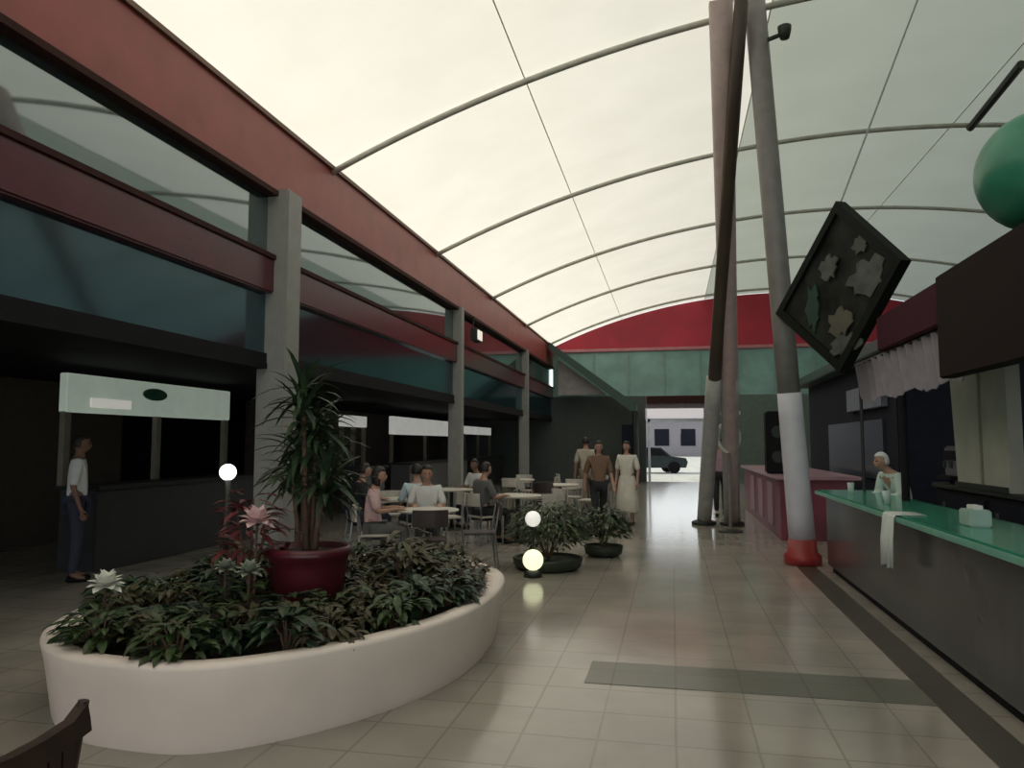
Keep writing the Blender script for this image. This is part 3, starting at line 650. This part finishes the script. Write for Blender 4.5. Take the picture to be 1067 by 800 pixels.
# ---------------------------------------------------------------- people
def ev(o):
    dg = bpy.context.evaluated_depsgraph_get(); dg.update()
    me = bpy.data.meshes.new_from_object(o.evaluated_get(dg)); return me
def skin_mesh(verts, edges, radii, sub=1, root=0):
    me = bpy.data.meshes.new('tmp'); me.from_pydata([tuple(v) for v in verts], edges, []); o = bpy.data.objects.new('tmp', me); COL.objects.link(o)
    md = o.modifiers.new('s', 'SKIN'); 
    if not me.skin_vertices: me.skin_vertices.new()
    for i, r in enumerate(radii):
        sv = me.skin_vertices[0].data[i]; sv.radius = (r, r) if not isinstance(r, tuple) else r; sv.use_root = (i == root)
    ss = o.modifiers.new('u', 'SUBSURF'); ss.levels = sub; ss.render_levels = sub
    r_ = ev(o); bpy.data.objects.remove(o); return r_
def person(loc, rz, label, pose, top, bottom, skin=M_SKIN, hair='short', hairm=M_HAIR, height=1.68, dress=None, sleeves='short'):
    t = thing('person', label, 'person', loc, rz)
    s = height/1.72
    if pose == 'sit':
        J = dict(pel=(0, 0, .54), sp=(0, -.02, .72), ch=(0, 0, .93), nb=(0, .02, 1.05), nk=(0, .04, 1.11), hd=(0, .07, 1.215))
        hip, kn, an, to = (.09, .02, .52), (.12, .42, .52), (.12, .40, .09), (.13, .54, .035)
        sh, el, wr = (.17, .0, 1.0), (.24, .06, .76), (.17, .30, .79)
    elif pose == 'lean':
        J = dict(pel=(0, 0, .95), sp=(0, .04, 1.13), ch=(0, .14, 1.30), nb=(0, .20, 1.40), nk=(0, .24, 1.45), hd=(0, .30, 1.54))
        hip, kn, an, to = (.09, 0, .92), (.1, .02, .5), (.1, -.02, .09), (.11, .14, .03)
        sh, el, wr = (.17, .18, 1.35), (.24, .20, 1.10), (.12, .42, 1.06)
    else:
        J = dict(pel=(0, 0, .95), sp=(0, 0, 1.14), ch=(0, 0, 1.34), nb=(0, 0, 1.46), nk=(0, .01, 1.52), hd=(0, .03, 1.63))
        hip, kn, an, to = (.09, 0, .92), (.1, .02, .5), (.1, -.02, .09), (.11, .14, .03)
        sh, el, wr = (.17, 0, 1.41), (.235, -.03, 1.13), (.24, .05, .88)
    step = .16 if pose == 'walk' else 0
    V = []; E = []; R = []
    def add(p, r, par=None):
        V.append(Vector(p)*s); R.append(r if not isinstance(r, tuple) else tuple(q*s for q in r)); 
        if not isinstance(r, tuple): R[-1] = r*s
        if par is not None: E.append((par, len(V)-1))
        return len(V)-1
    pel = add(J['pel'], (.14, .11)); sp = add(J['sp'], (.125, .10), pel); ch = add(J['ch'], (.145, .105), sp); nb = add(J['nb'], (.07, .065), ch); nk = add(J['nk'], .052, nb); add(Vector(J['hd']), .06, nk)
    LG, AR = [], []
    for sx in (-1, 1):
        f = lambda p, dy=0: (sx*p[0], p[1]+dy, p[2])
        st = step*sx
        h = add(f(hip), .085, pel); k = add(f(kn, st*.6 + (.05 if step and sx > 0 else 0)), .056, h); a = add(f(an, st*1.4), .038, k); add(f(to, st*1.4), .032, a)
        LG.append((h, k, a))
        q = add(f(sh), .055, ch); e = add(f(el, -st*.3), .040, q); wv = add(f(wr, -st*1.0), .027, e); AR.append((q, e, wv))
        W_ = Vector(V[wv])/s; d_ = (W_ - Vector(V[e])/s).normalized()
        if pose in ('sit', 'lean'): d_ = Vector((0, 1, -.05)).normalized()
        pm = add(W_ + d_*.05, (.036, .02), wv); pm2 = add(W_ + d_*.085, (.038, .016), pm)
        sd = Vector((0, 1, 0)) if pose not in ('sit', 'lean') else Vector((1, 0, 0))
        cur = Vector((-sx, 0, 0)) if pose not in ('sit', 'lean') else Vector((0, 0, -1))
        for n_ in range(4):
            o_ = sd*(n_-1.5)*.020; ln = (.066, .078, .072, .055)[n_]
            a1 = add(W_ + d_*.10 + o_, .0095, pm2); a2 = add(W_ + d_*(.10+ln*.5) + o_ + cur*.008, .0088, a1); add(W_ + d_*(.10+ln*.9) + o_ + cur*.025, .0078, a2)
        ts = sd if pose not in ('sit', 'lean') else sd*(-sx)
        th = add(W_ + d_*.045 + ts*.042, .011, pm); add(W_ + d_*.085 + ts*.055 + cur*.012, .009, th)
    body = skin_mesh(V, E, R, 1, pel)
    bm = bmesh.new(); bm.from_mesh(body)
    H = Vector(J['hd'])*s
    g_ = bmesh.ops.create_uvsphere(bm, u_segments=24, v_segments=18, radius=1)
    for v in g_['verts']:
        c = v.co.copy(); x, y, z = c
        x *= .074; y *= .092; z *= .112
        if z < 0: x *= 1 - .25*(-z/.112); 
        if z < -.05 and y > 0: y *= .92
        if abs(abs(c.x)-.38) < .2 and abs(c.z-.02) < .18 and c.y > .6: y -= .008      # eye sockets
        v.co = Vector((x, y, z))*s + H
    def ell(c, r, ax):
        e = bmesh.ops.create_uvsphere(bm, u_segments=10, v_segments=8, radius=1)
        for v in e['verts']: v.co = Vector((v.co.x*ax[0], v.co.y*ax[1], v.co.z*ax[2]))*r*s + H + Vector(c)*s
    ell((0, .092, -.015), .02, (.7, .9, 1.3)); ell((0, .083, -.058), .02, (1.3, .5, .45))
    for sx in (-1, 1): ell((sx*.074, -.005, -.01), .022, (.5, .8, 1.4))
    me = bpy.data.meshes.new('b'); bm.to_mesh(me); bm.free(); o = bpy.data.objects.new('b', me); COL.objects.link(o)
    r = o.modifiers.new('r', 'REMESH'); r.mode = 'VOXEL'; r.voxel_size = .0085; r.use_smooth_shade = True
    sm_ = o.modifiers.new('sm', 'SMOOTH'); sm_.factor = .4; sm_.iterations = 2
    fin = ev(o); bpy.data.objects.remove(o); fin.materials.clear()
    link('body', fin, skin, t, True)
    # eyes
    for sx in (-1, 1):
        e = bmesh.new(); bmesh.ops.create_uvsphere(e, u_segments=10, v_segments=8, radius=.011*s)
        for v in e.verts: v.co += H + Vector((sx*.029, .078, .004))*s
        obj('eye', e, M_HAIR, t, True)
    # clothes as looser skins over the same joints
    def cloth(idx, grow, name, m, extra=None):
        mp = {j: i for i, j in enumerate(idx)}
        Vv = [V[j] for j in idx]; Ee = [(mp[a], mp[b]) for a, b in E if a in mp and b in mp]
        Rr = []
        for j in idx:
            q = R[j]; Rr.append(tuple(c+grow for c in q) if isinstance(q, tuple) else q+grow)
        c = skin_mesh(Vv, Ee, Rr, 2, 0); return link(name, c, m, t, True)
    arms = [a for q in AR for a in (q if sleeves == 'long' else q[:2])]
    V_full = list(V); V[nb] = V[nb].lerp(V[ch], .25)
    cloth([pel, sp, ch, nb] + [q[0] for q in LG] + arms, .018, 'shirt', top)
    V[nb] = V_full[nb]
    if dress:
        rings_ = []; bm = bmesh.new(); n = 20
        for zz, rx, ry in ((1.02, .16, .13), (.9, .19, .155), (.6, .22, .20), (.28, .25, .24), (.26, .235, .225)):
            rings_.append([bm.verts.new(Vector((rx*math.cos(2*PI*k/n), ry*math.sin(2*PI*k/n) + .02*math.sin(k*2.5), zz))*s) for k in range(n)])
        for a, b in zip(rings_, rings_[1:]):
            for k in range(n): bm.faces.new((a[k], a[(k+1) % n], b[(k+1) % n], b[k]))
        obj('skirt', bm, dress, t, True)
    else:
        cloth([pel] + [a for q in LG for a in q], .014, 'trousers', bottom)
    for h, k, a in LG:     # shoes
        ft = V[a] ; bm = bmesh.new()
        c = Vector((ft.x, ft.y, 0))
        box(bm, c.x-.045*s, c.x+.045*s, c.y-.06*s, c.y+.20*s, 0, .06*s, .02*s); obj('shoe', bm, M_BLACK, t, True)
    # hair
    bm = bmesh.new(); g_ = bmesh.ops.create_uvsphere(bm, u_segments=24, v_segments=18, radius=1)
    lo_ = -.35 if hair == 'short' else -1.2
    for v in list(bm.verts):
        x, y, z = v.co
        if (y > .25 and z < .45) or z < (-.35 if hair == 'short' else -.75): bm.verts.remove(v)
    for v in bm.verts:
        x, y, z = v.co; k = 1.0
        zz = z*.122 if z > -.3 or hair == 'short' else z*.122 - (abs(z)-.3)*.18
        v.co = Vector((x*.084, y*.103 - .004, zz + .006))*s + H
    for e in bm.edges: pass
    o = obj('hair', bm, hairm, t, True); md = o.modifiers.new('so', 'SOLIDIFY'); md.thickness = .010; md.offset = -1
    return t
C = lambda n, c: mat('cloth_' + n, c, .85, var=.08)
def seat_person(i, k, label, *a, **kw):
    sx, sy, rz, ti, _, kk = [q for q in SEATS if q[3] == i and q[5] == k][0]
    x, y = TBL[i]
    d = Vector((x-sx, y-sy)).normalized()
    return person((sx - d.x*.04, sy - d.y*.04, 0), rz, label, 'sit', *a, **kw)
person((-.88, 15.2, 0), PI*.9, 'person in a long cream dress standing at the walkway edge', 'stand', C('cream', (.72, .69, .6)), None, dress=C('cream', None), hair='long', height=1.62)
person((-1.28, 13.4, 0), PI*1.1, 'person in a brown top and dark trousers walking beside the cream-dressed person', 'walk', C('brown', (.20, .12, .08)), C('black', (.02, .02, .025)), hair='long', height=1.62)
person((-1.95, 17.4, 0), .2, 'person in a beige shirt walking away behind the tables', 'walk', C('beige', (.45, .40, .33)), C('khaki', (.22, .19, .14)), height=1.72)
seat_person(1, 3, 'seated person in a pale blue shirt left of the nearest table', C('paleblue', (.50, .62, .66)), C('navy', (.03, .035, .06)))
seat_person(0, 2, 'seated person in a pink top at the table nearest the planter', C('pink', (.62, .42, .42)), C('grey', (.12, .12, .12)), hair='long')
seat_person(1, 2, 'seated person in a black jacket beside the first column', C('black', None), C('navy', None), sleeves='long')
seat_person(0, 1, 'seated person in white across the table nearest the planter', C('white', (.7, .7, .68)), C('grey', None))
seat_person(2, 2, 'seated person in a grey shirt in the second row', C('grey', None), C('black', None))
seat_person(3, 0, 'seated person in a white shirt by the facade, second row', C('white', None), C('navy', None), skin=M_SKIND)
person((-6.85, 7.62, 0), -.9, 'person in a white shirt and dark trousers standing before the pale green lit sign', 'stand', C('white', None), C('navy', None), skin=M_SKIND)
person((1.05, 17.6, 0), PI, 'person in a mauve top walking up by the maroon stall', 'walk', C('mauve', (.42, .26, .32)), C('black', None), hair='long')
person((2.68, 9.72, 0), PI*.60, 'attendant in a white cap and pale shirt leaning behind the green counter', 'lean', C('palegreen', (.62, .72, .66)), C('black', None), sleeves='long', hairm=C('white', None), height=1.55)
